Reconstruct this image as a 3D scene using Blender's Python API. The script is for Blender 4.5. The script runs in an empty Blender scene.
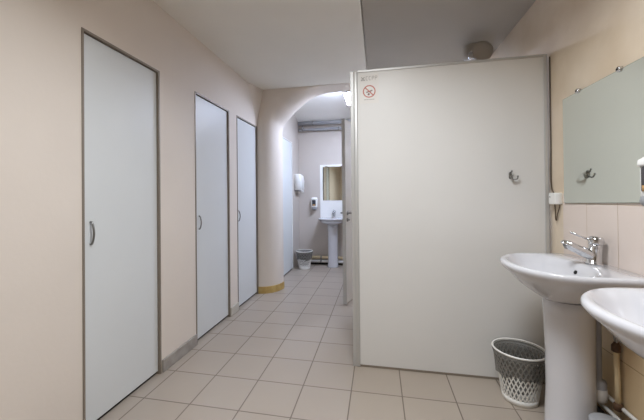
import bpy, math, random
from mathutils import Vector, Matrix
random.seed(7)
S = bpy.context.scene
COL = S.collection
PI = math.pi

# ------------------------------------------------------------------ mesh builder
class MB:
    def __init__(self):
        self.v = []; self.f = []; self.s = []          # verts, faces, smooth flags
    def add(self, vs, fs, smooth=False):
        o = len(self.v)
        self.v += [tuple(p) for p in vs]
        for q in fs:
            self.f.append([i + o for i in q]); self.s.append(smooth)
        return self
    def box(self, x0, x1, y0, y1, z0, z1):
        vs = [(x, y, z) for z in (z0, z1) for y in (y0, y1) for x in (x0, x1)]
        return self.add(vs, [(0, 2, 3, 1), (4, 5, 7, 6), (0, 1, 5, 4), (2, 6, 7, 3), (0, 4, 6, 2), (1, 3, 7, 5)])
    def rbox(self, x0, x1, y0, y1, z0, z1, r, axis='z', n=4):
        """box with the four edges along axis rounded"""
        if axis == 'z': a0, a1, b0, b1, c0, c1 = x0, x1, y0, y1, z0, z1; mk = lambda a, b, c: (a, b, c)
        elif axis == 'x': a0, a1, b0, b1, c0, c1 = y0, y1, z0, z1, x0, x1; mk = lambda a, b, c: (c, a, b)
        else: a0, a1, b0, b1, c0, c1 = z0, z1, x0, x1, y0, y1; mk = lambda a, b, c: (b, c, a)
        pts = []
        for (ca, cb, st) in ((a1 - r, b1 - r, 0), (a0 + r, b1 - r, PI / 2), (a0 + r, b0 + r, PI), (a1 - r, b0 + r, 3 * PI / 2)):
            for k in range(n + 1):
                t = st + PI / 2 * k / n
                pts.append((ca + r * math.cos(t), cb + r * math.sin(t)))
        e = min(r * .5, (c1 - c0) * .2)
        ma, mb = (a0 + a1) / 2, (b0 + b1) / 2
        sh = lambda p: (ma + (p[0] - ma) * (1 - e / max(1e-6, (a1 - a0) / 2)), mb + (p[1] - mb) * (1 - e / max(1e-6, (b1 - b0) / 2)))
        ins = [sh(p) for p in pts]
        rings = [[mk(p[0], p[1], c0) for p in ins], [mk(p[0], p[1], c0 + e) for p in pts], [mk(p[0], p[1], c1 - e) for p in pts], [mk(p[0], p[1], c1) for p in ins]]
        return self.loft(rings, caps=(1, 1))
    def loft(self, rings, closed=True, caps=(0, 0), smooth=True, loop=False):
        n = len(rings[0]); vs = [p for r in rings for p in r]; fs = []
        m = len(rings)
        for i in range(m if loop else m - 1):
            for j in range(n if closed else n - 1):
                a, b = i * n + j, i * n + (j + 1) % n
                k = (i + 1) % m
                c, d = k * n + (j + 1) % n, k * n + j
                fs.append((a, b, c, d))
        self.add(vs, fs, smooth)
        o = len(self.v) - len(vs)
        if caps[0]: self.f.append([o + j for j in reversed(range(n))]); self.s.append(False)
        if caps[1]: self.f.append([o + (m - 1) * n + j for j in range(n)]); self.s.append(False)
        return self
    def lathe(self, prof, c=(0, 0, 0), n=32, axis=(0, 0, 1), caps=(0, 0)):
        """prof: list of (radius, height along axis)"""
        az = Vector(axis).normalized(); ax = az.orthogonal().normalized(); ay = az.cross(ax); c = Vector(c)
        rings = [[tuple(c + az * h + (ax * math.cos(2 * PI * j / n) + ay * math.sin(2 * PI * j / n)) * r) for j in range(n)] for r, h in prof]
        return self.loft(rings, caps=caps)
    def tube(self, pts, r, n=10, caps=(1, 1), closed=False, flat=1.0):
        P = [Vector(p) for p in pts]; m = len(P)
        rr = r if isinstance(r, (list, tuple)) else [r] * m
        T = []
        for i in range(m):
            a = P[(i - 1) % m] if (closed or i > 0) else P[i]
            b = P[(i + 1) % m] if (closed or i < m - 1) else P[i]
            T.append((b - a).normalized())
        u = T[0].orthogonal().normalized(); rings = []
        for i in range(m):
            u = (u - T[i] * u.dot(T[i])).normalized(); w = T[i].cross(u)
            rings.append([tuple(P[i] + (u * math.cos(2 * PI * j / n) + w * math.sin(2 * PI * j / n) * flat) * rr[i]) for j in range(n)])
        return self.loft(rings, caps=(0, 0) if closed else caps, loop=closed)
    def prism(self, poly, mk, c0, c1, smooth=False):
        n = len(poly)
        vs = [mk(a, b, c0) for a, b in poly] + [mk(a, b, c1) for a, b in poly]
        fs = [tuple(reversed(range(n))), tuple(range(n, 2 * n))] + [(i, (i + 1) % n, n + (i + 1) % n, n + i) for i in range(n)]
        return self.add(vs, fs, smooth)

def smooth_path(pts, k=6):
    """Catmull-Rom through the points"""
    P = [Vector(p) for p in pts]; out = []
    for i in range(len(P) - 1):
        p0 = P[max(i - 1, 0)]; p1 = P[i]; p2 = P[i + 1]; p3 = P[min(i + 2, len(P) - 1)]
        for j in range(k):
            t = j / k
            out.append(0.5 * ((2 * p1) + (p2 - p0) * t + (2 * p0 - 5 * p1 + 4 * p2 - p3) * t * t + (3 * p1 - p0 - 3 * p2 + p3) * t ** 3))
    out.append(P[-1]); return out

def obj(name, mb, mat, parent=None, bevel=0, fix=True):
    me = bpy.data.meshes.new(name)
    me.from_pydata(mb.v, [], mb.f)
    me.polygons.foreach_set('use_smooth', mb.s)
    if fix:
        import bmesh
        bm = bmesh.new(); bm.from_mesh(me)
        bmesh.ops.recalc_face_normals(bm, faces=bm.faces[:]); bm.to_mesh(me); bm.free()
    me.materials.append(mat)
    o = bpy.data.objects.new(name, me); COL.objects.link(o)
    if parent:
        o.parent = parent
        base = parent; off = Vector((0, 0, 0))
        while base: off += base.location; base = base.parent
        me.transform(Matrix.Translation(-off))
    if bevel:
        b = o.modifiers.new('bevel', 'BEVEL'); b.width = bevel; b.segments = 2; b.limit_method = 'ANGLE'; b.angle_limit = math.radians(40)
    return o

def tag(o, label, cat, group=None, kind=None):
    o['label'] = label; o['category'] = cat
    if group: o['group'] = group
    if kind: o['kind'] = kind
    return o
def thing(name, loc, label, cat, group=None, kind=None):
    o = bpy.data.objects.new(name, None); o.empty_display_size = .1; COL.objects.link(o); o.location = loc
    return tag(o, label, cat, group, kind)
def struct(name, mb, mat, label, cat, bevel=0):
    return tag(obj(name, mb, mat, None, bevel), label, cat, None, 'structure')

# ------------------------------------------------------------------ materials
def srgb(r, g, b):
    f = lambda c: (c / 255 / 12.92) if c / 255 <= .04045 else ((c / 255 + .055) / 1.055) ** 2.4
    return (f(r), f(g), f(b), 1)
def mat(name, rgb, rough=.5, metal=0, spec=.5, vary=0, scale=6, bump=0, bscale=60, rgb2=None, coat=0, trans=0, ior=1.45, alpha=1):
    m = bpy.data.materials.new(name); m.use_nodes = True
    N = m.node_tree.nodes; L = m.node_tree.links; b = N['Principled BSDF']
    c = srgb(*rgb)
    b.inputs['Base Color'].default_value = c
    b.inputs['Roughness'].default_value = rough; b.inputs['Metallic'].default_value = metal
    b.inputs['Specular IOR Level'].default_value = spec; b.inputs['Coat Weight'].default_value = coat
    b.inputs['Transmission Weight'].default_value = trans; b.inputs['IOR'].default_value = ior; b.inputs['Alpha'].default_value = alpha
    tc = N.new('ShaderNodeTexCoord')
    if vary or rgb2:
        nz = N.new('ShaderNodeTexNoise'); nz.inputs['Scale'].default_value = scale; nz.inputs['Detail'].default_value = 5
        L.new(tc.outputs['Object'], nz.inputs['Vector'])
        mx = N.new('ShaderNodeMix'); mx.data_type = 'RGBA'
        c2 = srgb(*rgb2) if rgb2 else tuple(x * (1 - vary) for x in c[:3]) + (1,)
        mx.inputs[6].default_value = c; mx.inputs[7].default_value = c2
        rp = N.new('ShaderNodeMapRange'); rp.inputs[1].default_value = .35; rp.inputs[2].default_value = .65
        L.new(nz.outputs['Fac'], rp.inputs[0]); L.new(rp.outputs[0], mx.inputs[0]); L.new(mx.outputs[2], b.inputs['Base Color'])
    if bump:
        n2 = N.new('ShaderNodeTexNoise'); n2.inputs['Scale'].default_value = bscale; n2.inputs['Detail'].default_value = 3
        L.new(tc.outputs['Object'], n2.inputs['Vector'])
        bp = N.new('ShaderNodeBump'); bp.inputs['Strength'].default_value = bump; bp.inputs['Distance'].default_value = .01
        L.new(n2.outputs['Fac'], bp.inputs['Height']); L.new(bp.outputs['Normal'], b.inputs['Normal'])
    return m
def emit(name, rgb, strength):
    m = bpy.data.materials.new(name); m.use_nodes = True
    b = m.node_tree.nodes['Principled BSDF']
    b.inputs['Base Color'].default_value = (.8, .8, .8, 1)
    b.inputs['Emission Color'].default_value = srgb(*rgb); b.inputs['Emission Strength'].default_value = strength
    return m

def tile_mat(name, rgb, rgb2, grout, size, origin, axes=(0, 1), gw=.004, rough=.35, spec=.5, vscale=3):
    """square / rectangular tiles in two object axes, grout lines pressed in"""
    m = bpy.data.materials.new(name); m.use_nodes = True
    N = m.node_tree.nodes; L = m.node_tree.links; b = N['Principled BSDF']
    b.inputs['Specular IOR Level'].default_value = spec
    tc = N.new('ShaderNodeTexCoord'); sp = N.new('ShaderNodeSeparateXYZ'); L.new(tc.outputs['Object'], sp.inputs[0])
    def math_(op, a, bb=None):
        n = N.new('ShaderNodeMath'); n.operation = op
        for i, q in enumerate((a, bb)):
            if q is None: continue
            if isinstance(q, (int, float)): n.inputs[i].default_value = q
            else: L.new(q, n.inputs[i])
        return n.outputs[0]
    d = []; cells = []
    for k, ax in enumerate(axes):
        t = math_('DIVIDE', math_('SUBTRACT', sp.outputs[ax], origin[k]), size[k])
        fr = math_('FRACT', t)
        d.append(math_('MULTIPLY', math_('MINIMUM', fr, math_('SUBTRACT', 1.0, fr)), size[k]))
        cells.append(math_('FLOOR', t))
    dist = math_('MINIMUM', d[0], d[1])
    mr = N.new('ShaderNodeMapRange'); mr.inputs[1].default_value = gw * .35; mr.inputs[2].default_value = gw * .75
    L.new(dist, mr.inputs[0])
    wn = N.new('ShaderNodeTexWhiteNoise'); wn.noise_dimensions = '2D'
    cx = N.new('ShaderNodeCombineXYZ'); L.new(cells[0], cx.inputs[0]); L.new(cells[1], cx.inputs[1]); L.new(cx.outputs[0], wn.inputs['Vector'])
    nz = N.new('ShaderNodeTexNoise'); nz.inputs['Scale'].default_value = vscale; nz.inputs['Detail'].default_value = 6; L.new(tc.outputs['Object'], nz.inputs['Vector'])
    f = math_('ADD', math_('MULTIPLY', wn.outputs['Value'], .35), math_('MULTIPLY', nz.outputs['Fac'], .65))
    m1 = N.new('ShaderNodeMix'); m1.data_type = 'RGBA'; m1.inputs[6].default_value = srgb(*rgb); m1.inputs[7].default_value = srgb(*rgb2); L.new(f, m1.inputs[0])
    m2 = N.new('ShaderNodeMix'); m2.data_type = 'RGBA'; m2.inputs[6].default_value = srgb(*grout); L.new(m1.outputs[2], m2.inputs[7]); L.new(mr.outputs[0], m2.inputs[0])
    L.new(m2.outputs[2], b.inputs['Base Color'])
    rr = N.new('ShaderNodeMapRange'); rr.inputs[3].default_value = .85; rr.inputs[4].default_value = rough; L.new(mr.outputs[0], rr.inputs[0]); L.new(rr.outputs[0], b.inputs['Roughness'])
    bp = N.new('ShaderNodeBump'); bp.inputs['Strength'].default_value = .4; bp.inputs['Distance'].default_value = .003
    L.new(mr.outputs[0], bp.inputs['Height']); L.new(bp.outputs['Normal'], b.inputs['Normal'])
    return m

M = {}
M['wall'] = mat('beige wall paint', (224, 214, 203), .6, vary=.05, scale=1.5, bump=.06, bscale=45)
M['wall_right'] = mat('uneven cream plaster', (222, 208, 188), .7, rgb2=(208, 190, 166), scale=2.2, bump=.5, bscale=7)
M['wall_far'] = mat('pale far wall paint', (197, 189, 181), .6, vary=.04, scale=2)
M['ceiling'] = mat('white ceiling board', (234, 231, 223), .75, vary=.05, scale=1.2)
M['ceiling_white'] = mat('white back ceiling', (240, 239, 236), .75)
M['ceiling_grey_shade'] = mat('greyer ceiling board with painted shade', (176, 171, 162), .75, vary=.07, scale=1.2)  # slightly greyer board, darkened further for the shade above the stall
M['floor'] = tile_mat('grey beige floor tile', (173, 162, 150), (163, 151, 138), (120, 110, 100), (.3025, .3025), (-.4763, 2.285), (0, 1), .006, .33)
M['wall_tile_tan'] = tile_mat('sand brown wall tile', (206, 184, 150), (192, 168, 132), (160, 138, 108), (.2205, .349), (1.699, .099), (1, 2), .004, .3, vscale=5)
M['wall_tile'] = tile_mat('cream wall tile', (226, 214, 206), (216, 202, 192), (190, 172, 154), (.2205, .349), (1.699, .099), (1, 2), .004, .22, vscale=5)
M['laminate'] = mat('white stall laminate', (220, 219, 216), .38, vary=.02, scale=3)
M['door'] = mat('cool white door laminate', (214, 217, 217), .4, vary=.025, scale=2)
M['alu'] = mat('brushed aluminium', (196, 196, 194), .42, .4)
M['frame'] = mat('grey brown door frame', (140, 130, 118), .45, .3)
M['dark'] = mat('dark gap', (30, 27, 25), .8)  # near-black for the painted shade strips, also the clip screws
M['skirting'] = mat('grey stone skirting tile', (166, 161, 154), .5, rgb2=(148, 142, 135), scale=14)
M['skirt_light'] = mat('pale skirting tile', (196, 190, 178), .5, vary=.08, scale=14)
M['ochre'] = mat('ochre skirting', (196, 168, 104), .5, rgb2=(178, 146, 84), scale=12)
M['chrome'] = mat('chrome', (215, 216, 218), .12, 1)
M['steel'] = mat('dull steel', (150, 150, 148), .35, 1)
M['ceramic'] = mat('white glazed ceramic', (209, 209, 213), .12, coat=.5)
M['mirror'] = mat('mirror glass', (234, 240, 233), .015, 1)
M['glass_edge'] = mat('green mirror edge', (120, 140, 128), .2)
M['white_plastic'] = mat('white plastic', (236, 236, 233), .35)
M['grey_plastic'] = mat('grey plastic', (150, 152, 155), .4)
M['dark_plastic'] = mat('dark smoky plastic', (64, 62, 66), .2)
M['amber'] = mat('amber soap', (180, 140, 90), .2)
M['bin_white'] = mat('white basket plastic', (232, 231, 226), .4)
M['liner'] = mat('smoke grey bin liner', (96, 93, 88), .45, alpha=.62, bump=.5, bscale=30)
M['pipe_beige'] = mat('beige plastic pipe', (214, 196, 160), .45)
M['pipe_grey'] = mat('grey pipe', (168, 170, 176), .45)
M['pipe_white'] = mat('white painted pipe', (214, 212, 208), .45)
M['brown'] = mat('brown rusty fitting', (92, 66, 44), .6, rgb2=(70, 50, 36), scale=30)
M['cable'] = mat('brown cable', (92, 78, 62), .6)
M['duct'] = mat('grey duct metal', (170, 162, 150), .55, .1)
M['red'] = mat('sign red', (194, 118, 104), .5)
M['sign_grey'] = mat('sign grey print', (166, 162, 158), .6)
M['sign_dark'] = mat('sign dark print', (140, 108, 102), .6)
M['paper'] = mat('sign sticker', (222, 219, 214), .42)
M['black'] = mat('black hole', (14, 14, 14), .6)
M['black_pipe'] = mat('black plastic pipe', (34, 34, 36), .5)
M['black_rubber'] = mat('dark plastic tub', (58, 58, 64), .5)
M['lamp_on'] = emit('lit cool diffuser', (212, 225, 255), 54)
M['lamp_warm'] = emit('lit neutral diffuser', (255, 246, 232), 4)
M['lamp_body'] = mat('grey lamp housing', (150, 152, 152), .5)

# ------------------------------------------------------------------ room shell
XL, XR, YB, YF = -1.462, 1.068, -1.6, 5.55
ZC = 2.518
struct('floor', MB().box(XL - .2, XR + .2, YB, YF, -.1, 0), M['floor'], 'floor of square grey beige tiles with dark grout', 'floor')

# doors in the left wall:  (y0, y1) of the leaf
LEAF = [(1.358, 1.925), (2.381, 2.971), (3.175, 3.736)]
ZD = 2.053; FW = .012
mb = MB()
ys = [YB] + [q for a, b in LEAF for q in (a - FW, b + FW)] + [5.7]
for i in range(0, len(ys), 2):
    if i == len(ys) - 2: mb.box(XL - .2, XL, ys[i], 5.7, 0, 2.7)
    else: mb.box(XL - .2, XL, ys[i], ys[i + 1], 0, ZC)
for a, b in LEAF: mb.box(XL - .2, XL, a - FW, b + FW, ZD + FW, ZC)
struct('wall_left', mb, M['wall'], 'long beige painted wall with three flush white doors', 'wall')

DL = ['nearest white flush door in the beige wall, with a bow handle', 'middle white flush door between two pale skirting tiles', 'narrow white flush door right beside the arch pier']
HY = [(1.405, .958, 1.074), (2.44, .931, 1.04), (3.212, .938, 1.046)]
for k, (a, b) in enumerate(LEAF):
    d = thing('door_%d' % (k + 1), (XL, (a + b) / 2, 0), DL[k], 'door', None, 'structure')
    obj('door_leaf', MB().box(XL - .055, XL - .013, a + .002, b - .002, .022, ZD - .003), M['door'], d, .002)
    f = MB()
    f.box(XL - .06, XL + .004, a - FW, a, 0, ZD + FW); f.box(XL - .06, XL + .004, b, b + FW, 0, ZD + FW); f.box(XL - .06, XL + .004, a, b, ZD, ZD + FW)
    obj('door_frame', f, M['frame'], d)
    obj('gap_shade', MB().box(XL - .06, XL - .03, a, b, 0.0005, .02), M['dark'], d)  # near-black strip stands in for the shade in the gap under the leaf
    y, z0, z1 = HY[k]; x = XL - .013
    pts = [(x - .002, y, z0), (x + .010, y, z0 + .001)] + [(x + .012 + .012 * math.sin(PI * t / 10), y, z0 + (z1 - z0) * t / 10) for t in range(1, 10)] + [(x + .010, y, z1 - .001), (x - .002, y, z1)]
    obj('handle', MB().tube(smooth_path(pts, 3), .004, 8, flat=1.3), M['steel'], d)

# skirting tiles on the left wall
sk = [('baseboard_left', -1.58, LEAF[0][0] - FW, 'skirting', 'grey skirting tiles before the nearest door'),
      ('baseboard_left', LEAF[0][1] + FW + .008, LEAF[1][0] - FW, 'skirting', 'grey stone skirting between the nearest and the middle door'),
      ('baseboard_left', LEAF[1][1] + FW, LEAF[2][0] - FW, 'skirt_light', 'short pale skirting between the middle door and the one by the arch')]
for n, a, b, m_, l_ in sk:
    struct(n, MB().box(XL, XL + .014, a, b, 0, .085), M[m_], l_, 'baseboard', .003)

# ceiling: two boards with an open seam along x = -0.1
mb = MB(); mb.box(XL - .2, -.103, YB, 3.752, ZC, ZC + .03); mb.box(XL - .2, XR + .2, YB, 3.752, ZC + .03, ZC + .09)
struct('ceiling', mb, M['ceiling'], 'white ceiling board over the passage, ending at one straight seam', 'ceiling')
struct('ceiling_right', MB().box(-.094, XR + .2, YB, 3.752, ZC, ZC + .0298), M['ceiling_grey_shade'], 'greyer ceiling board with painted shade over the stall and the washbasins', 'ceiling')
prof = smooth_path([(0, 3.753, 2.70), (0, 4.2, 2.70), (0, 4.65, 2.695), (0, 5.0, 2.66), (0, 5.3, 2.59), (0, 5.46, 2.525), (0, YF, 2.475)], 5)
bot = [(p.y, p.z) for p in prof]
mb = MB().loft([[(x, y, z) for y, z in bot] for x in (XL - .2, XR + .2)], closed=False)
mb.loft([[(x, y, z + .1) for y, z in bot] for x in (XL - .2, XR + .2)], closed=False)
struct('ceiling_back', mb, M['ceiling_white'], 'white curved ceiling of the back room beyond the arch', 'ceiling')

# arch wall: pier on the left, curve running up into the ceiling
def arch_curve():
    ctl = [(-1.222, 1.98), (-1.218, 2.06), (-1.193, 2.138), (-1.10, 2.235), (-.999, 2.331), (-.90, 2.405), (-.813, 2.456), (-.72, 2.490), (-.631, 2.508), (-.48, 2.5155), (-.2, 2.5165), (.4, 2.517), (1.067, 2.517)]
    c = smooth_path([(x, 0, z) for x, z in ctl], 4)
    return [(-1.222, 0.0), (-1.222, .7), (-1.222, 1.4)] + [(p.x, p.z) for p in c]
AC = arch_curve()
def off(c, d):
    out = []
    for i, p in enumerate(c):
        a = c[max(i - 1, 0)]; b = c[min(i + 1, len(c) - 1)]
        t = Vector((b[0] - a[0], b[1] - a[1])).normalized(); n = Vector((-t.y, t.x))
        k = d * min(1, 2.2 * max(0, (2.516 - p[1]) / .5) + .0)
        out.append((max(XL, p[0] + n.x * k), min(ZC - .001, p[1] + n.y * k)))
    return out
y0, y1, rr, ry = 3.752, 4.04, .22, .28
sec = []
for i in range(11):
    t = PI / 2 * i / 10
    sec.append((y0 + ry * (1 - math.cos(t)), rr * (1 - math.sin(t))))
sec.append((y1, 0))
rings = [[(x, y, z) for x, z in off(AC, d)] for y, d in sec]
mb = MB().loft(rings, closed=False)
n = len(AC); tz = 2.70
for (y, ring) in ((y0, rings[0]), (y1, rings[-1])):
    left = [(XL, y, p[2]) for p in ring]
    for i in range(n - 1):
        if ring[i][2] < 1.98: mb.add([left[i], ring[i], ring[i + 1], left[i + 1]], [(0, 1, 2, 3)])
    k0 = next(i for i in range(n) if ring[i][2] >= 1.98)
    mb.add([left[k0]] + [ring[i] for i in range(k0, n)] + [(ring[-1][0], y, tz), (XL, y, tz)], [tuple(range(n - k0 + 3))])
# corner facet between the left wall, the ceiling and the pier
mb.add([(XL, 3.46, ZC), (-1.372, 3.775, ZC), (XL + .002, 3.752, 2.09)], [(0, 2, 1)])
struct('wall_arch', mb, M['wall'], 'beige pier with a rounded corner rising into a wide arch', 'wall')
# its ochre skirting follows the rounded corner
def pier(g):
    o = [(XL + .0005, y0 - g)]
    for i in range(11):
        t = PI / 2 * i / 10
        o.append((-1.222 - rr + (rr + g) * math.sin(t), y0 + ry - (ry + g) * math.cos(t)))
    return o + [(-1.222 + g, y1)]
pts = pier(.008); inner = pier(.0006)
mb = MB(); n = len(pts)
mb.loft([[(x, y, 0) for x, y in pts], [(x, y, .085) for x, y in pts], [(x, y, .085) for x, y in inner], [(x, y, 0) for x, y in inner]], closed=False, smooth=False, loop=True)
struct('trim_1', mb, M['ochre'], 'ochre yellow skirting around the foot of the arch pier', 'skirting')

# back room
XB = -1.38
mb = MB(); mb.box(XL, XB, 4.04, 4.33, 0, 2.7); mb.box(XL, XB, 5.10, YF, 0, 2.7); mb.box(XL, XB, 4.33, 5.10, 2.085, 2.7)
struct('wall_back_left', mb, M['wall_far'], 'pale side wall of the back room behind the arch', 'wall')
struct('wall_far', MB().box(XL - .2, XR + .2, YF, YF + .15, 0, 2.7), M['wall_far'], 'pale beige end wall with small mirror and washbasin', 'wall')
d = thing('door_4', (XB, 4.7, 0), 'white flush door in the back room, beyond the arch pier', 'door', None, 'structure')
obj('door_leaf', MB().box(XB - .05, XB - .004, 4.345, 5.085, .022, 2.07), M['door'], d, .002)
f = MB(); f.box(XB - .055, XB + .003, 4.33, 4.345, 0, 2.085); f.box(XB - .055, XB + .003, 5.085, 5.10, 0, 2.085); f.box(XB - .055, XB + .003, 4.345, 5.085, 2.07, 2.085)
obj('door_frame', f, M['laminate'], d); obj('gap_shade', MB().box(XB - .05, XB - .02, 4.345, 5.085, .0005, .02), M['dark'], d)  # dark strip again paints the shaded gap below the leaf

# right wall, with a tiled lower zone
mb = MB(); mb.box(XR, XR + .2, YB, 3.74, 0, ZC); mb.box(XR, XR + .2, 3.74, YF, 0, 2.7)
struct('wall_right', mb, M['wall_right'], 'cream plaster wall with the large mirror above the near washbasin', 'wall')
struct('trim_4', MB().box(1.06, XR + .002, -1.2, 2.135, 0, .797), M['wall_tile_tan'], 'sand brown wall tiles low behind the pedestals', 'wall tiles')
struct('trim_2', MB().box(1.06, XR + .002, -1.2, 2.135, .797, 1.2), M['wall_tile'], 'cream wall tiles behind the near washbasins', 'wall tiles')
struct('wall_back', MB().box(XL - .2, XR + .2, YB - .15, YB, 0, ZC), M['wall'], 'beige wall behind the camera', 'wall')

# ------------------------------------------------------------------ toilet stall by the corridor
PX0, PX1, PY, PZ = -.184, 1.036, 2.279, 2.078
st = thing('toilet_stall', (PX0, PY, 0), 'white laminate toilet stall with tall front panel and a no smoking sign', 'toilet stall')
obj('front_panel', MB().box(PX0 + .03, PX1, PY, PY + .03, .012, PZ - .008), M['laminate'], st, .002)
f = MB(); f.box(PX0, PX0 + .022, PY - .006, PY + .055, 0, PZ); f.rbox(PX0 + .0215, PX0 + .05, PY - .012, PY + .04, 0, PZ, .008)
obj('corner_post', f, M['alu'], st, .002)
obj('top_rail', MB().box(PX0 + .045, PX1 + .016, PY - .005, PY + .035, PZ - .012, PZ + .004), M['alu'], st, .002)
obj('bottom_rail', MB().box(PX0 + .045, PX1, PY - .003, PY + .033, .001, .014), M['frame'], st)
f = MB(); f.box(PX1 - .004, PX1 + .016, PY - .008, PY + .038, 0, PZ)
obj('wall_channel', f, M['alu'], st, .002)
obj('side_panel', MB().box(PX0 + .008, PX0 + .033, PY + .056, 3.47, .012, PZ), M['laminate'], st, .002)
obj('side_panel', MB().box(PX0 + .008, PX0 + .033, 4.25, 4.98, .012, PZ), M['laminate'], st, .002)
obj('rear_panel', MB().box(PX0 + .008, XR - .002, 4.98, 5.01, .012, PZ), M['laminate'], st, .002)
# the door stands ajar: free edge towards the camera
h0 = Vector((-.172, 4.235)); h1 = Vector((-.368, 3.52)); dv = (h1 - h0); W = dv.length; dv /= W; nv = Vector((-dv.y, dv.x))
if nv.x < 0: nv = -nv
def dr(u, w, z): p = h0 + dv * u + nv * w; return (p.x, p.y, z)
def dbox(mb, u0, u1, w0, w1, z0, z1):
    vs = [dr(u, w, z) for z in (z0, z1) for w in (w0, w1) for u in (u0, u1)]
    return mb.add(vs, [(0, 2, 3, 1), (4, 5, 7, 6), (0, 1, 5, 4), (2, 6, 7, 3), (0, 4, 6, 2), (1, 3, 7, 5)])
door = obj('door', dbox(MB(), .006, W - .006, -.016, .016, .012, 2.04), M['laminate'], st, .002)
f = MB(); dbox(f, W - .008, W + .002, -.019, .019, .010, 2.044); dbox(f, .0, W, -.018, .018, 2.038, 2.046)
obj('edge_strip', f, M['alu'], door)
hd = MB()
for s in (1, -1):
    a = Vector(dr(W - .06, s * .016, 1.005)); nn = Vector((nv.x, nv.y, 0)) * s
    hd.lathe([(.024, 0), (.024, .008), (.011, .010), (.010, .045)], a, 16, nn, caps=(1, 1))
    p0 = a + nn * .042; hd.tube([p0, p0 - Vector((dv.x, dv.y, 0)) * .05, p0 - Vector((dv.x, dv.y, 0)) * .115 + Vector((0, 0, -.004))], [.010, .009, .007], 10)
obj('handle', hd, M['steel'], door)
lk = MB()
for s in (1, -1):
    a = Vector(dr(W - .06, s * .016, .93)); nn = Vector((nv.x, nv.y, 0)) * s
    lk.lathe([(.022, 0), (.022, .007), (.009, .009), (.009, .026), (.0, .027)], a, 16, nn)
obj('lock', lk, M['steel'], door)

# no-smoking sticker and the faint print above it
sg = thing('no_smoking_sign', (-.053, PY, 1.927), 'small round red no smoking sticker on the white stall panel', 'sign')
obj('sticker', MB().rbox(-.118, .012, PY - .0008, PY - .0001, 1.845, 2.05, .006, axis='y'), M['paper'], sg)
cx, cz, R_ = -.053, 1.929, .044; yy = PY - .0012
ring = MB(); n = 48
ring.loft([[(cx + r * math.cos(2 * PI * j / n), y, cz + r * math.sin(2 * PI * j / n)) for j in range(n)] for r, y in ((R_, yy + .0006), (R_, yy), (R_ - .0075, yy), (R_ - .0075, yy + .0006))], loop=True, smooth=False)
def bar(mb, x0, z0, x1, z1, w, y=yy):
    d = Vector((x1 - x0, z1 - z0)).normalized(); n_ = Vector((-d.y, d.x)) * w / 2
    q = [(x0 + n_.x, z0 + n_.y), (x0 - n_.x, z0 - n_.y), (x1 - n_.x, z1 - n_.y), (x1 + n_.x, z1 + n_.y)]
    return mb.prism(q, lambda a, b, c: (a, c, b), y, y + .0006)
bar(ring, cx - .029, cz + .029, cx + .029, cz - .029, .0075)
obj('prohibition_ring', ring, M['red'], sg)
cg = MB(); bar(cg, cx - .020, cz - .006, cx + .022, cz - .006 + .012, .008, yy + .0002)
cg.lathe([(.0075, 0), (.0075, .0005), (0, .0006)], (cx - .004, yy + .0004, cz - .020), 14, (0, -1, 0))
obj('cigarette', cg, M['sign_dark'], sg)
cp = MB(); x = -.088                                   # caption too small to read: a row of short strokes
for w in (.006, .008, .005, .008, .007, .006, .008, .006, .007):
    bar(cp, x, 1.872, x + w * .8, 1.8725, .006); x += w + .0012
obj('caption', cp, M['sign_grey'], sg)
lg = MB(); x0 = -.108; z0 = 2.022                      # square emblem and four faded letters
bar(lg, x0, z0 - .012, x0 + .024, z0 + .010, .005); bar(lg, x0, z0 + .010, x0 + .024, z0 - .012, .005); bar(lg, x0 - .002, z0 - .014, x0 + .026, z0 - .014, .004)
for i in range(4):
    x = x0 + .034 + i * .021
    bar(lg, x, z0 - .013, x, z0 + .012, .003); bar(lg, x, z0 + .012, x + .012, z0 + .012, .003)
    if i in (0, 1): bar(lg, x, z0 - .013, x + .012, z0 - .013, .003)
    if i in (2, 3): bar(lg, x + .012, z0, x + .012, z0 + .012, .003); bar(lg, x, z0, x + .012, z0, .003)
obj('faded_print', lg, M['sign_grey'], sg)

# coat hook on the stall
hk = thing('coat_hook', (0.835, PY, 1.31), 'small steel double coat hook on the white stall panel', 'coat hook')
obj('back_plate', MB().rbox(.826, .844, PY - .006, PY - .0005, 1.298, 1.342, .007, axis='y'), M['steel'], hk)
a = smooth_path([(0.835, PY - .004, 1.312), (0.835, PY - .022, 1.300), (0.832, PY - .042, 1.298), (0.828, PY - .052, 1.316)], 6)
b = smooth_path([(0.837, PY - .004, 1.305), (0.848, PY - .016, 1.294), (0.865, PY - .028, 1.296), (0.868, PY - .030, 1.312)], 6)
c = smooth_path([(0.835, PY - .004, 1.330), (0.835, PY - .018, 1.332), (0.835, PY - .028, 1.346)], 6)
for nm, p in (('prong', a), ('prong', b), ('prong', c)):
    mb = MB().tube(p, .0042, 8); mb.lathe([(0, -.006), (.005, -.004), (.006, 0), (.005, .004), (0, .006)], p[-1], 10)
    obj(nm, mb, M['steel'], hk)

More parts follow.
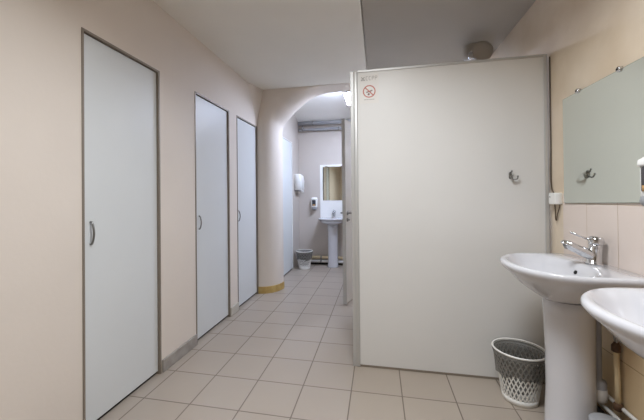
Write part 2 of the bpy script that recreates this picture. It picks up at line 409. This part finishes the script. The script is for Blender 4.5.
# ------------------------------------------------------------------ right wall fittings
mi = thing('wall_mirror', (1.06, 1.81, 1.145), 'large frameless mirror clipped above the near washbasin', 'mirror')
Q = [(2.1085, 1.1445), (1.512, 1.1605), (1.512, 1.7475), (2.1085, 1.7425)]
mk = lambda a, b, c: (c, a, b)
mc = (sum(q[0] for q in Q) / 4, sum(q[1] for q in Q) / 4)
Qi = [(mc[0] + (a - mc[0]) * .9955, mc[1] + (b - mc[1]) * .9955) for a, b in Q]
obj('mirror_glass', MB().prism(Qi, mk, 1.052, 1.0595), M['mirror'], mi)
e = MB()
for k in range(4):
    m_ = (k + 1) % 4; e.prism([Q[k], Q[m_], Qi[m_], Qi[k]], mk, 1.0525, 1.0595)
obj('glass_edge', e, M['glass_edge'], mi)
for y in (1.962, 1.662):
    cl = obj('clip', MB().lathe([(.0, 0), (.013, .0), (.013, .012), (.011, .016), (.006, .0175), (.0, .0175)], (1.0600, y, 1.7475), 20, (-1, 0, 0)), M['chrome'], mi)
    obj('screw', MB().lathe([(.005, 0), (.005, .002), (0, .0022)], (1.0424, y, 1.7475), 12, (-1, 0, 0)), M['dark'], cl)

# basins
def ring_D(yc, w, front, back, z, n=64, p=2.25, back_flat=True, xm=None):
    """outline of a basin: half width w along Y, x from front to back, squarer at the wall"""
    xm = xm if xm is not None else back - .16
    out = []
    for j in range(n):
        t = 2 * PI * j / n
        c_, s_ = math.cos(t), math.sin(t)
        if c_ <= 0:                                   # front half
            q = 2.15
            x = xm - (xm - front) * abs(c_) ** (2 / q); y = w * math.copysign(abs(s_) ** (2 / q), s_)
        else:
            q = 11 if back_flat else 2.3
            x = xm + (back - xm) * abs(c_) ** (2 / q); y = w * math.copysign(abs(s_) ** (2 / q), s_)
        out.append((x, yc + y, z))
    return out
def basin(yc, xw, Wd, D, zr, label, group, ped_r, dz=1.0):
    """wall at x = xw, width Wd, projection D, rim height zr"""
    t = thing('washbasin', (xw - .16, yc, 0), label, 'washbasin', group)
    w = Wd / 2; F = xw - D
    R = []
    # underside, from pedestal upward
    R.append(ring_D(yc, .085, xw - .265, xw - .02, zr - .178 * dz, xm=xw - .15))
    R.append(ring_D(yc, .105, xw - .285, xw - .012, zr - .163 * dz, xm=xw - .15))
    R.append(ring_D(yc, .150, xw - .325, xw - .004, zr - .138 * dz, xm=xw - .15))
    R.append(ring_D(yc, .205, xw - .372, xw - .002, zr - .10 * dz, xm=xw - .15))
    R.append(ring_D(yc, w - .030, F + .042, xw - .001, zr - .062 * dz, xm=xw - .155))
    R.append(ring_D(yc, w - .008, F + .012, xw - .001, zr - .036 * dz, xm=xw - .16))
    R.append(ring_D(yc, w, F, xw - .001, zr - .018 * dz))
    R.append(ring_D(yc, w - .002, F + .003, xw - .001, zr - .006 * dz))
    R.append(ring_D(yc, w - .010, F + .010, xw - .004, zr))
    # flat rim and deck
    R.append(ring_D(yc, w - .030, F + .030, xw - .105, zr - .001 * dz, back_flat=False, xm=xw - .24))
    R.append(ring_D(yc, w - .042, F + .042, xw - .118, zr - .008 * dz, back_flat=False, xm=xw - .245))
    R.append(ring_D(yc, w - .066, F + .068, xw - .130, zr - .040 * dz, back_flat=False, xm=xw - .25))
    R.append(ring_D(yc, w - .105, F + .105, xw - .145, zr - .085 * dz, back_flat=False, xm=xw - .26))
    R.append(ring_D(yc, w - .165, F + .150, xw - .180, zr - .120 * dz, back_flat=False, xm=xw - .265))
    R.append(ring_D(yc, .045, xw - .31, xw - .225, zr - .135 * dz, back_flat=False, xm=xw - .27))
    R.append(ring_D(yc, .022, xw - .289, xw - .247, zr - .138 * dz, back_flat=False, xm=xw - .268))
    bw = obj('basin', MB().loft(R, caps=(1, 1)), M['ceramic'], t)
    obj('overflow_hole', MB().lathe([(.0, .003), (.008, .003), (.0095, 0), (.0085, -.006)], (xw - .1335, yc, zr - .042 * dz), 18, (-1, 0, .35)), M['black'], bw)
    obj('drain', MB().lathe([(.024, 0), (.022, .004), (.012, .005), (.011, .001), (0, .001)], (xw - .268, yc, zr - .1375 * dz), 24), M['chrome'], bw)
    P = []
    def ped(r, z, fr=1.0):
        o = []
        for j in range(32):
            a = 2 * PI * j / 32
            x, y = math.cos(a), math.sin(a)
            xx = xw - .165 + (r * fr * x if x < 0 else .10 * x)
            o.append((xx, yc + r * y, z))
        return o
    P = [ped(ped_r * 1.12, 0), ped(ped_r * 1.12, .02), ped(ped_r * 1.02, .05), ped(ped_r * .95, .25), ped(ped_r * .96, .45), ped(ped_r * 1.02, zr - .24 * dz), ped(ped_r * 1.05, zr - .170 * dz)]
    obj('pedestal', MB().loft(P, caps=(1, 1)), M['ceramic'], t)
    return t
Y1, Y2 = 1.77, 1.065
b1 = basin(Y1, 1.06, .59, .445, .862, 'whole white pedestal washbasin in front of the stall panel', 'near washbasins', .1)
b2 = basin(Y2, 1.06, .59, .445, .862, 'white washbasin cut off by the photo edge, nearest the viewer', 'near washbasins', .1)

def faucet(x, y, z, label, s=1.0, q=1.2):
    t = thing('mixer_tap', (x, y, z), label, 'tap')
    B = lambda *p: (x + p[0] * s, y + p[1] * s, z + p[2] * s)
    body = MB().lathe([(.029 * s * q, 0), (.029 * s * q, .006 * s), (.0245 * s * q, .010 * s), (.0225 * s * q, .05 * s), (.022 * s * q, .088 * s), (.023 * s * q, .092 * s), (.0, .092 * s)], B(0, 0, 0), 28, (.10, 0, 1), caps=(1, 0))
    obj('body', body, M['chrome'], t)
    sp = MB().tube(smooth_path([B(-.006, 0, .040), B(-.05, 0, .062), B(-.09, 0, .082), B(-.118, 0, .096), B(-.124, 0, .094)], 4), [.020 * s * q] * 5 + [.0175 * s * q] * 6 + [.0145 * s * q] * 5 + [.0125 * s * q], 14)
    so = obj('spout', sp, M['chrome'], t)
    obj('aerator', MB().lathe([(.0105 * s, 0), (.0105 * s, .012 * s), (.008 * s, .013 * s), (0, .012 * s)], B(-.112, 0, .085), 16, (0, 0, -1), caps=(1, 0)), M['steel'], so)
    lv = MB().lathe([(.0235 * s * q, 0), (.0245 * s * q, .008 * s), (.024 * s * q, .028 * s), (.018 * s * q, .038 * s), (.0, .040 * s)], B(.0095, 0, .0935), 28, (.10, 0, 1), caps=(1, 0))
    lo = obj('cap', lv, M['chrome'], t)
    obj('lever', MB().tube([B(-.008, 0, .115), B(-.05, 0, .131), B(-.092, 0, .150), B(-.096, 0, .152)], [.0062 * s, .005 * s, .0055 * s, .003 * s], 10), M['chrome'], t)
    return t
faucet(1.004, Y1, .8612, 'chrome mixer tap with pin lever on the whole pedestal washbasin')
faucet(1.004, Y2, .8612, 'chrome mixer tap on the washbasin cut off by the photo edge')

# soap dispenser between the two basins
def dispenser(o, ax, label, s=1.0):
    """o: centre on the wall at the bottom; ax 'x' = projects to -x, 'y' = projects to -y"""
    t = thing('soap_dispenser', o, label, 'soap dispenser')
    def T(d, w, h): return (o[0] - d * s, o[1] + w * s, o[2] + h * s) if ax == 'x' else (o[0] + w * s, o[1] - d * s, o[2] + h * s)
    def sec(d1, hw, h, r=.018, d0=0.0):
        pts = [T(d0, -hw, h)]
        for k in range(6): a = PI / 2 * k / 5; pts.append(T(d1 - r + r * math.sin(a), -hw + r - r * math.cos(a), h))
        for k in range(6): a = PI / 2 * k / 5; pts.append(T(d1 - r + r * math.cos(a), hw - r + r * math.sin(a), h))
        pts.append(T(d0, hw, h)); return pts
    obj('body', MB().loft([sec(.07, .046, .035), sec(.078, .048, .045), sec(.078, .048, .165)], caps=(1, 1)), M['white_plastic'], t)
    obj('cap', MB().loft([sec(.084, .05, .158), sec(.086, .051, .165), sec(.084, .05, .182), sec(.066, .042, .196), sec(.04, .03, .199)], caps=(1, 1)), M['white_plastic'], t)
    obj('window', MB().loft([sec(.0815, .036, .062, .02, .06), sec(.0835, .038, .066, .02, .06), sec(.0835, .038, .15, .02, .06), sec(.081, .034, .156, .02, .06)], caps=(1, 1)), M['dark_plastic'], t)
    obj('soap', MB().loft([sec(.0845, .034, .062, .02, .06), sec(.0845, .034, .085, .02, .06)], caps=(1, 1)), M['amber'], t)
    obj('push_lever', MB().loft([sec(.05, .026, -.004), sec(.085, .036, .006, .03), sec(.094, .042, .024, .034), sec(.09, .042, .042, .034), sec(.07, .036, .048, .03)], caps=(1, 1)), M['grey_plastic'], t)
    return t
dispenser((1.06, 1.418, 1.143), 'x', 'white soap dispenser with smoky window at the photo edge, beside the large mirror')

# junction box with its hanging cable
jb = thing('junction_box', (XR, 2.185, 1.13), 'small white junction box on the cream wall between stall and mirror', 'junction box')
obj('box', MB().rbox(XR - .038, XR + .002, 2.155, 2.232, 1.135, 1.205, .006, axis='x'), M['white_plastic'], jb)
obj('cover_screw', MB().lathe([(.005, 0), (.005, .002), (0, .0022)], (XR - .0375, 2.215, 1.18), 12, (-1, 0, 0)), M['grey_plastic'], jb)
pth = smooth_path([(XR - .012, 2.215, 1.136), (XR - .010, 2.216, 1.09), (XR - .010, 2.213, 1.045), (XR - .010, 2.202, 1.04), (XR - .010, 2.192, 1.075), (XR - .010, 2.170, 1.115), (XR - .012, 2.162, 1.137)], 6)
obj('loose_wire', MB().tube(pth, .0032, 6), M['cable'], jb)
cb = MB().tube(smooth_path([(XR - .004, 2.268, 2.06), (XR - .006, 2.266, 1.75), (XR - .004, 2.268, 1.5), (XR - .007, 2.266, 1.26), (XR - .012, 2.226, 1.2055)], 6), .004, 6)
tag(obj('power_cable', cb, M['cable']), 'thin brown cable running up the wall beside the stall, above the junction box', 'cable')

# ventilation duct behind the stall
vd = thing('ventilation_duct', (.83, 3.0, 2.518), 'grey round ventilation duct under the ceiling, showing over the stall panel', 'duct')
cD = Vector((.835, 2.80, 2.352))
pp = smooth_path([cD, cD + Vector((0, .10, 0)), cD + Vector((0, .20, .02)), cD + Vector((0, .27, .075)), cD + Vector((0, .285, .166))], 8)
obj('duct_pipe', MB().tube(pp, [.072 + .0016 * math.sin(i * 2.4) for i in range(len(pp))], 28, caps=(1, 0)), M['duct'], vd)
obj('collar', MB().lathe([(.070, 0), (.079, 0), (.079, .035), (.072, .035)], cD + Vector((0, -.012, 0)), 32, (0, 1, 0)), M['duct'], vd)
obj('clamp', MB().rbox(cD.x - .100, cD.x - .072, cD.y - .02, cD.y + .02, cD.z - .055, cD.z + .0, .008, axis='y'), M['chrome'], vd)

# ------------------------------------------------------------------ waste baskets
def basket(c, label, name='waste_basket', H=.30, r0=.09, r1=.135, nrib=30):
    x, y = c
    t = thing(name, (x, y, 0), label, 'waste basket', 'perforated waste baskets')
    rad = lambda z: r0 + (r1 - r0) * z / H
    mb = MB()
    mb.lathe([(0, .006), (r0 - .004, .006), (r0 - .003, .012), (rad(.035) - .004, .036), (rad(.035), .036), (r0, .002), (r0 - .004, 0), (0, 0)], (x, y, 0), 48)
    mb.lathe([(rad(.272) - .003, .268), (rad(.272), .268), (rad(.285) + .001, .286), (rad(.285) - .003, .286)], (x, y, 0), 48)
    for sgn in (1, -1):
        for k in range(nrib):
            a0 = 2 * PI * k / nrib
            rings = []
            for i in range(15):
                z = .034 + (.27 - .034) * i / 14
                a = a0 + sgn * .95 * i / 14; r = rad(z); da = .0032 / r
                P = lambda rr, aa: (x + rr * math.cos(aa), y + rr * math.sin(aa), z)
                rings.append([P(r - .003, a - da), P(r, a - da), P(r, a + da), P(r - .003, a + da)])
            mb.loft(rings, smooth=False)
    obj('basket_body', mb, M['bin_white'], t)
    rm = MB().tube([(x + (r1 + .001) * math.cos(2 * PI * j / 64), y + (r1 + .001) * math.sin(2 * PI * j / 64), H - .008) for j in range(64)], .0055, 8, closed=True)
    obj('rim', rm, M['bin_white'], t)
    ln = MB(); n = 72
    def lr(r, z, w, ph): return [(x + (r + w * math.sin(7 * 2 * PI * j / n + ph) + .4 * w * math.sin(17 * 2 * PI * j / n)) * math.cos(2 * PI * j / n), y + (r + w * math.sin(7 * 2 * PI * j / n + ph) + .4 * w * math.sin(17 * 2 * PI * j / n)) * math.sin(2 * PI * j / n),
                                  z + (.012 * math.sin(3 * 2 * PI * j / n + 1.0) + .006 * math.sin(8 * 2 * PI * j / n)) * (1 if w > .0025 else 0)) for j in range(n)]
    ln.loft([lr(rad(.165) + .006, .160, .003, .3), lr(rad(.20) + .005, .20, .0015, .5), lr(rad(.25) + .004, .25, .001, .8), lr(r1 + .005, H - .017, .0004, 1), lr(r1 - .008, H - .015, .0004, 1.2),
             lr(rad(.24) - .008, .24, .001, 1.5), lr(rad(.15) - .010, .15, .002, 2), lr(rad(.08) - .014, .085, .002, 2.3), lr(rad(.03) - .035, .055, .002, 2.5), lr(.02, .05, .001, 2.5)])
    obj('bin_liner', ln, M['liner'], t)
    return t
basket((.80, 2.09), 'white lattice waste basket with grey liner in the corner beside the near pedestal')
basket((-1.205, 5.17), 'small far waste basket with grey liner on the floor under the back soap dispenser')

# ------------------------------------------------------------------ pipes under the near basins
wp = thing('waste_pipe', (1.04, 1.68, .24), 'thin beige upright pipe on the sand brown tiles under the basins', 'pipe')
obj('pipe', MB().tube([(1.036, 1.676, .24), (1.036, 1.678, .36), (1.036, 1.684, .49)], .0105, 14), M['pipe_beige'], wp)
obj('coupling', MB().lathe([(.011, 0), (.017, .004), (.017, .03), (.012, .036), (.008, .045)], (1.036, 1.684, .488), 18, caps=(1, 1)), M['brown'], wp)
obj('coupling', MB().lathe([(.012, 0), (.017, .004), (.017, .03), (.012, .034)], (1.036, 1.676, .232), 18, caps=(1, 1)), M['brown'], wp)
for dy in (-.009, .009):
    obj('flexible_hose', MB().tube(smooth_path([(1.036, 1.684 + dy * .5, .528), (1.034, 1.685 + dy, .57), (1.028, 1.69 + dy, .64), (1.015, 1.70 + dy, .70)], 5), .0042, 8), M['steel'], wp)
for x_, z, r_, m_, l_ in ((1.046, .247, .0085, 'pipe_white', 'upper thin white pipe along the sand brown tiles'), (1.022, .205, .0085, 'pipe_white', 'lower thin white pipe along the sand brown tiles'), (1.032, .135, .026, 'black_pipe', 'black drain pipe behind the near pedestals')):
    tag(obj('supply_pipe' if z > .2 else 'drain_pipe', MB().tube([(x_, .9, z), (x_, 1.5, z), (x_, 2.12, z)], r_, 14), M[m_]), l_, 'pipe', 'pipes along the tiled wall')
tr = obj('drain_trap', MB().lathe([(.0, 0), (.024, .002), (.029, .012), (.03, .085), (.025, .096), (.013, .1), (.013, .38)], (1.006, 1.752, .228), 24), M['pipe_grey'], b1)
obj('trap_cup', MB().lathe([(.0, -.003), (.026, -.001), (.0315, .012), (.0315, .06), (.030, .06)], (1.006, 1.752, .228), 24), M['pipe_white'], tr)
t = thing('plastic_tub', (.93, 1.565, 0), 'dark round tub on the floor behind the near pedestal', 'tub')
obj('tub_body', MB().lathe([(0, .0), (.05, .0), (.06, .225), (.06, .23), (0, .23)], (.93, 1.565, 0), 32), M['black_rubber'], t)
obj('lid', MB().lathe([(.0, .231), (.063, .231), (.063, .24), (.058, .245), (0, .247)], (.93, 1.565, 0), 32), M['grey_plastic'], t)

# ------------------------------------------------------------------ back room fittings
struct('trim_3', MB().box(-.995, -.46, YF - .012, YF - .0002, .80, 1.742), M['white_plastic'], 'white splash panel behind the small far mirror', 'splash panel')
m2 = thing('wall_mirror', (-.74, YF, 1.1), 'small far mirror on the white panel at the end wall', 'mirror')
obj('mirror_glass', MB().box(-.945, -.535, YF - .018, YF - .0125, 1.12, 1.705), M['mirror'], m2)
obj('top_clip', MB().box(-.90, -.86, YF - .022, YF - .0125, 1.698, 1.715), M['chrome'], m2)
obj('top_clip', MB().box(-.62, -.58, YF - .022, YF - .0125, 1.698, 1.715), M['chrome'], m2)
bpy.context.view_layer.update()
# far basin: built along x then turned to face the camera
def turn(root, pivot, ang, to):
    root.rotation_euler = (0, 0, ang); root.location = to
b3 = basin(0.0, 0.0, .50, .38, .82, 'small pedestal washbasin at the end wall of the back room', None, .085, .62)
b3.rotation_euler = (0, 0, PI / 2); b3.location = (-.755, YF - .014 - .16, 0)
f3 = faucet(0, 0, 0, 'chrome mixer tap on the washbasin at the end wall', .95)
f3.rotation_euler = (0, 0, PI / 2); f3.location = (-.745, YF - .07, .8192)
dispenser((-1.095, YF, .962), 'y', 'small white soap dispenser with dark window on the end wall, left of the far mirror', 1.05)
hdry = thing('hand_dryer', (XB, 5.34, 1.28), 'white hand dryer on the side wall of the back room', 'hand dryer')
secs = []
for z, dpt, hw in ((1.30, .11, .105), (1.315, .125, .115), (1.45, .13, .118), (1.545, .115, .112), (1.572, .08, .095)):
    r_ = .035; pts = [(XB - .002, 5.335 - hw, z)]
    for k in range(6): a = PI / 2 * k / 5; pts.append((XB + dpt - r_ + r_ * math.sin(a), 5.335 - hw + r_ - r_ * math.cos(a), z))
    for k in range(6): a = PI / 2 * k / 5; pts.append((XB + dpt - r_ + r_ * math.cos(a), 5.335 + hw - r_ + r_ * math.sin(a), z))
    pts.append((XB - .002, 5.335 + hw, z)); secs.append(pts)
obj('housing', MB().loft(secs, caps=(1, 1)), M['white_plastic'], hdry)
obj('base_tray', MB().rbox(XB + .001, XB + .085, 5.245, 5.42, 1.278, 1.301, .012), M['grey_plastic'], hdry)
obj('nozzle', MB().lathe([(.02, 0), (.024, .01), (.024, .04), (.018, .05), (0, .05)], (XB + .08, 5.36, 1.285), 18, (1, 0, -.25), caps=(1, 0)), M['white_plastic'], hdry)

def run(name, z, y, r_, m_, label, cat, group, x0=-1.36, x1=1.0, cl=()):
    t = thing(name, (x0, y, z), label, cat, group)
    obj('pipe', MB().tube([(x0, y, z), ((x0 + x1) / 2, y, z), (x1, y, z)], r_, 14), M[m_], t)
    for x in cl:
        c_ = MB(); c_.lathe([(r_ + .001, -.012), (r_ + .006, -.012), (r_ + .006, .012), (r_ + .001, .012)], (x, y, z), 18, (1, 0, 0)); c_.box(x - .008, x + .008, y + r_ * .5, YF - .0005, z - .008, z + .008)
        obj('pipe_clamp', c_, M['steel'], t)
run('ceiling_pipe', 2.468, 5.47, .034, 'pipe_grey', 'thick grey pipe under the back ceiling, upper of the two', 'pipe', 'pipes along the end wall', cl=(-1.1, -.3))
run('ceiling_pipe', 2.36, 5.49, .024, 'pipe_grey', 'thin grey pipe on the end wall, under the thick ceiling pipe', 'pipe', 'pipes along the end wall', cl=(-1.28, -.65))
run('floor_pipe', .128, 5.50, .026, 'pipe_beige', 'beige pipe low on the end wall, upper of the floor pipes', 'pipe', 'pipes along the end wall', cl=(-.98,))
run('floor_pipe', .062, 5.485, .024, 'pipe_white', 'white pipe just above the floor at the end wall', 'pipe', 'pipes along the end wall', cl=(-.98,))
vp = MB().tube([(-1.29, 5.47, 2.345), (-1.29, 5.47, 2.44)], .012, 10)
tag(obj('pipe_hanger', vp, M['steel']), 'short steel hanger between the two pipes under the back ceiling', 'pipe hanger')
kb = MB().box(XB, XR, YF - .008, YF - .0002, 0, .045)
struct('shade_strip_far', kb, M['dark'], 'dark strip painting the shade under the floor pipes of the end wall', 'baseboard')  # no real skirting: dark strip painted in for the shadow beneath the pipes

# ------------------------------------------------------------------ lamps
def luminaire(x0, x1, ya, yb, ztop, zt, zb, label, em, wrap):
    t = thing('ceiling_lamp', ((x0 + x1) / 2, (ya + yb) / 2, zb), label, 'ceiling lamp')
    h = MB(); w = .012
    h.box(x0, x1, ya, ya + w, zb, zt); h.box(x0, x1, yb - w, yb, zb, zt); h.box(x0, x1, ya + w, yb - w, zt - .008, zt)
    if not wrap:
        h.box(x0, x0 + w, ya + w, yb - w, zb, zt - .008); h.box(x1 - w, x1, ya + w, yb - w, zb, zt - .008)
    obj('housing', h, M['lamp_body'], t)
    e = 0.018 if wrap else w
    obj('diffuser', MB().box(x0 + e, x1 - e, ya + w, yb - w, zb - .004, zt - .009 if wrap else zb + .012), em, t)
    if ztop > zt + .01:
        for k, (xx, y_) in enumerate([(a, b) for a in (x0 + .1, x1 - .1) for b in (ya + .1, yb - .1)]):
            obj('suspension_rod', MB().tube([(xx, y_, zt - .002), (xx, y_, ztop)], .004, 6), M['steel'], t)
    return t
luminaire(-.435, .165, 4.075, 4.675, 2.701, 2.59, 2.515, 'lit ceiling lamp of the back room, just left of the stall top', M['lamp_on'], True)
luminaire(-.33, .27, .73, 1.33, ZC, ZC, ZC - .05, 'lit square ceiling lamp of the near room', M['lamp_warm'], False)

def area(name, loc, sx, sy, power, rgb, spread=180):
    l = bpy.data.lights.new(name, 'AREA'); l.shape = 'RECTANGLE'; l.size = sx; l.size_y = sy; l.energy = power; l.color = rgb; l.spread = math.radians(spread)
    o = bpy.data.objects.new(name, l); COL.objects.link(o); o.location = loc
    return o
area('near_lamp_light', (-.03, 1.03, ZC - .058), .57, .57, 34, (.89, .94, 1.0), 154)

w = bpy.data.worlds.new('World'); S.world = w; w.use_nodes = True
w.node_tree.nodes['Background'].inputs[0].default_value = (.8, .85, .9, 1); w.node_tree.nodes['Background'].inputs[1].default_value = .05

# ------------------------------------------------------------------ camera
f_, yaw, pitch, roll = 320.283, -.2042, .0071, -.0095
F = Vector((math.sin(yaw) * math.cos(pitch), math.cos(yaw) * math.cos(pitch), math.sin(pitch)))
R = Vector((math.cos(yaw), -math.sin(yaw), 0)); U = R.cross(F)
R, U = R * math.cos(roll) + U * math.sin(roll), U * math.cos(roll) - R * math.sin(roll)
cam = bpy.data.cameras.new('camera'); co = bpy.data.objects.new('camera', cam); COL.objects.link(co)
mw = Matrix(((R.x, U.x, -F.x, 0), (R.y, U.y, -F.y, 0), (R.z, U.z, -F.z, 1.2), (0, 0, 0, 1)))
co.matrix_world = mw
cam.sensor_fit = 'HORIZONTAL'; cam.sensor_width = 36; cam.lens = 36 * f_ / 644
cam.shift_x = 10.3 / 644; cam.shift_y = -16.4 / 644; cam.clip_start = .02
S.camera = co

v = S.view_settings
v.view_transform = 'Standard'; v.look = 'None'; v.gamma = 1; v.exposure = 0; v.use_curve_mapping = False
S.cycles.max_bounces = 12; S.cycles.diffuse_bounces = 8; S.cycles.caustics_reflective = False; S.cycles.caustics_refractive = False
S.cycles.use_denoising = True
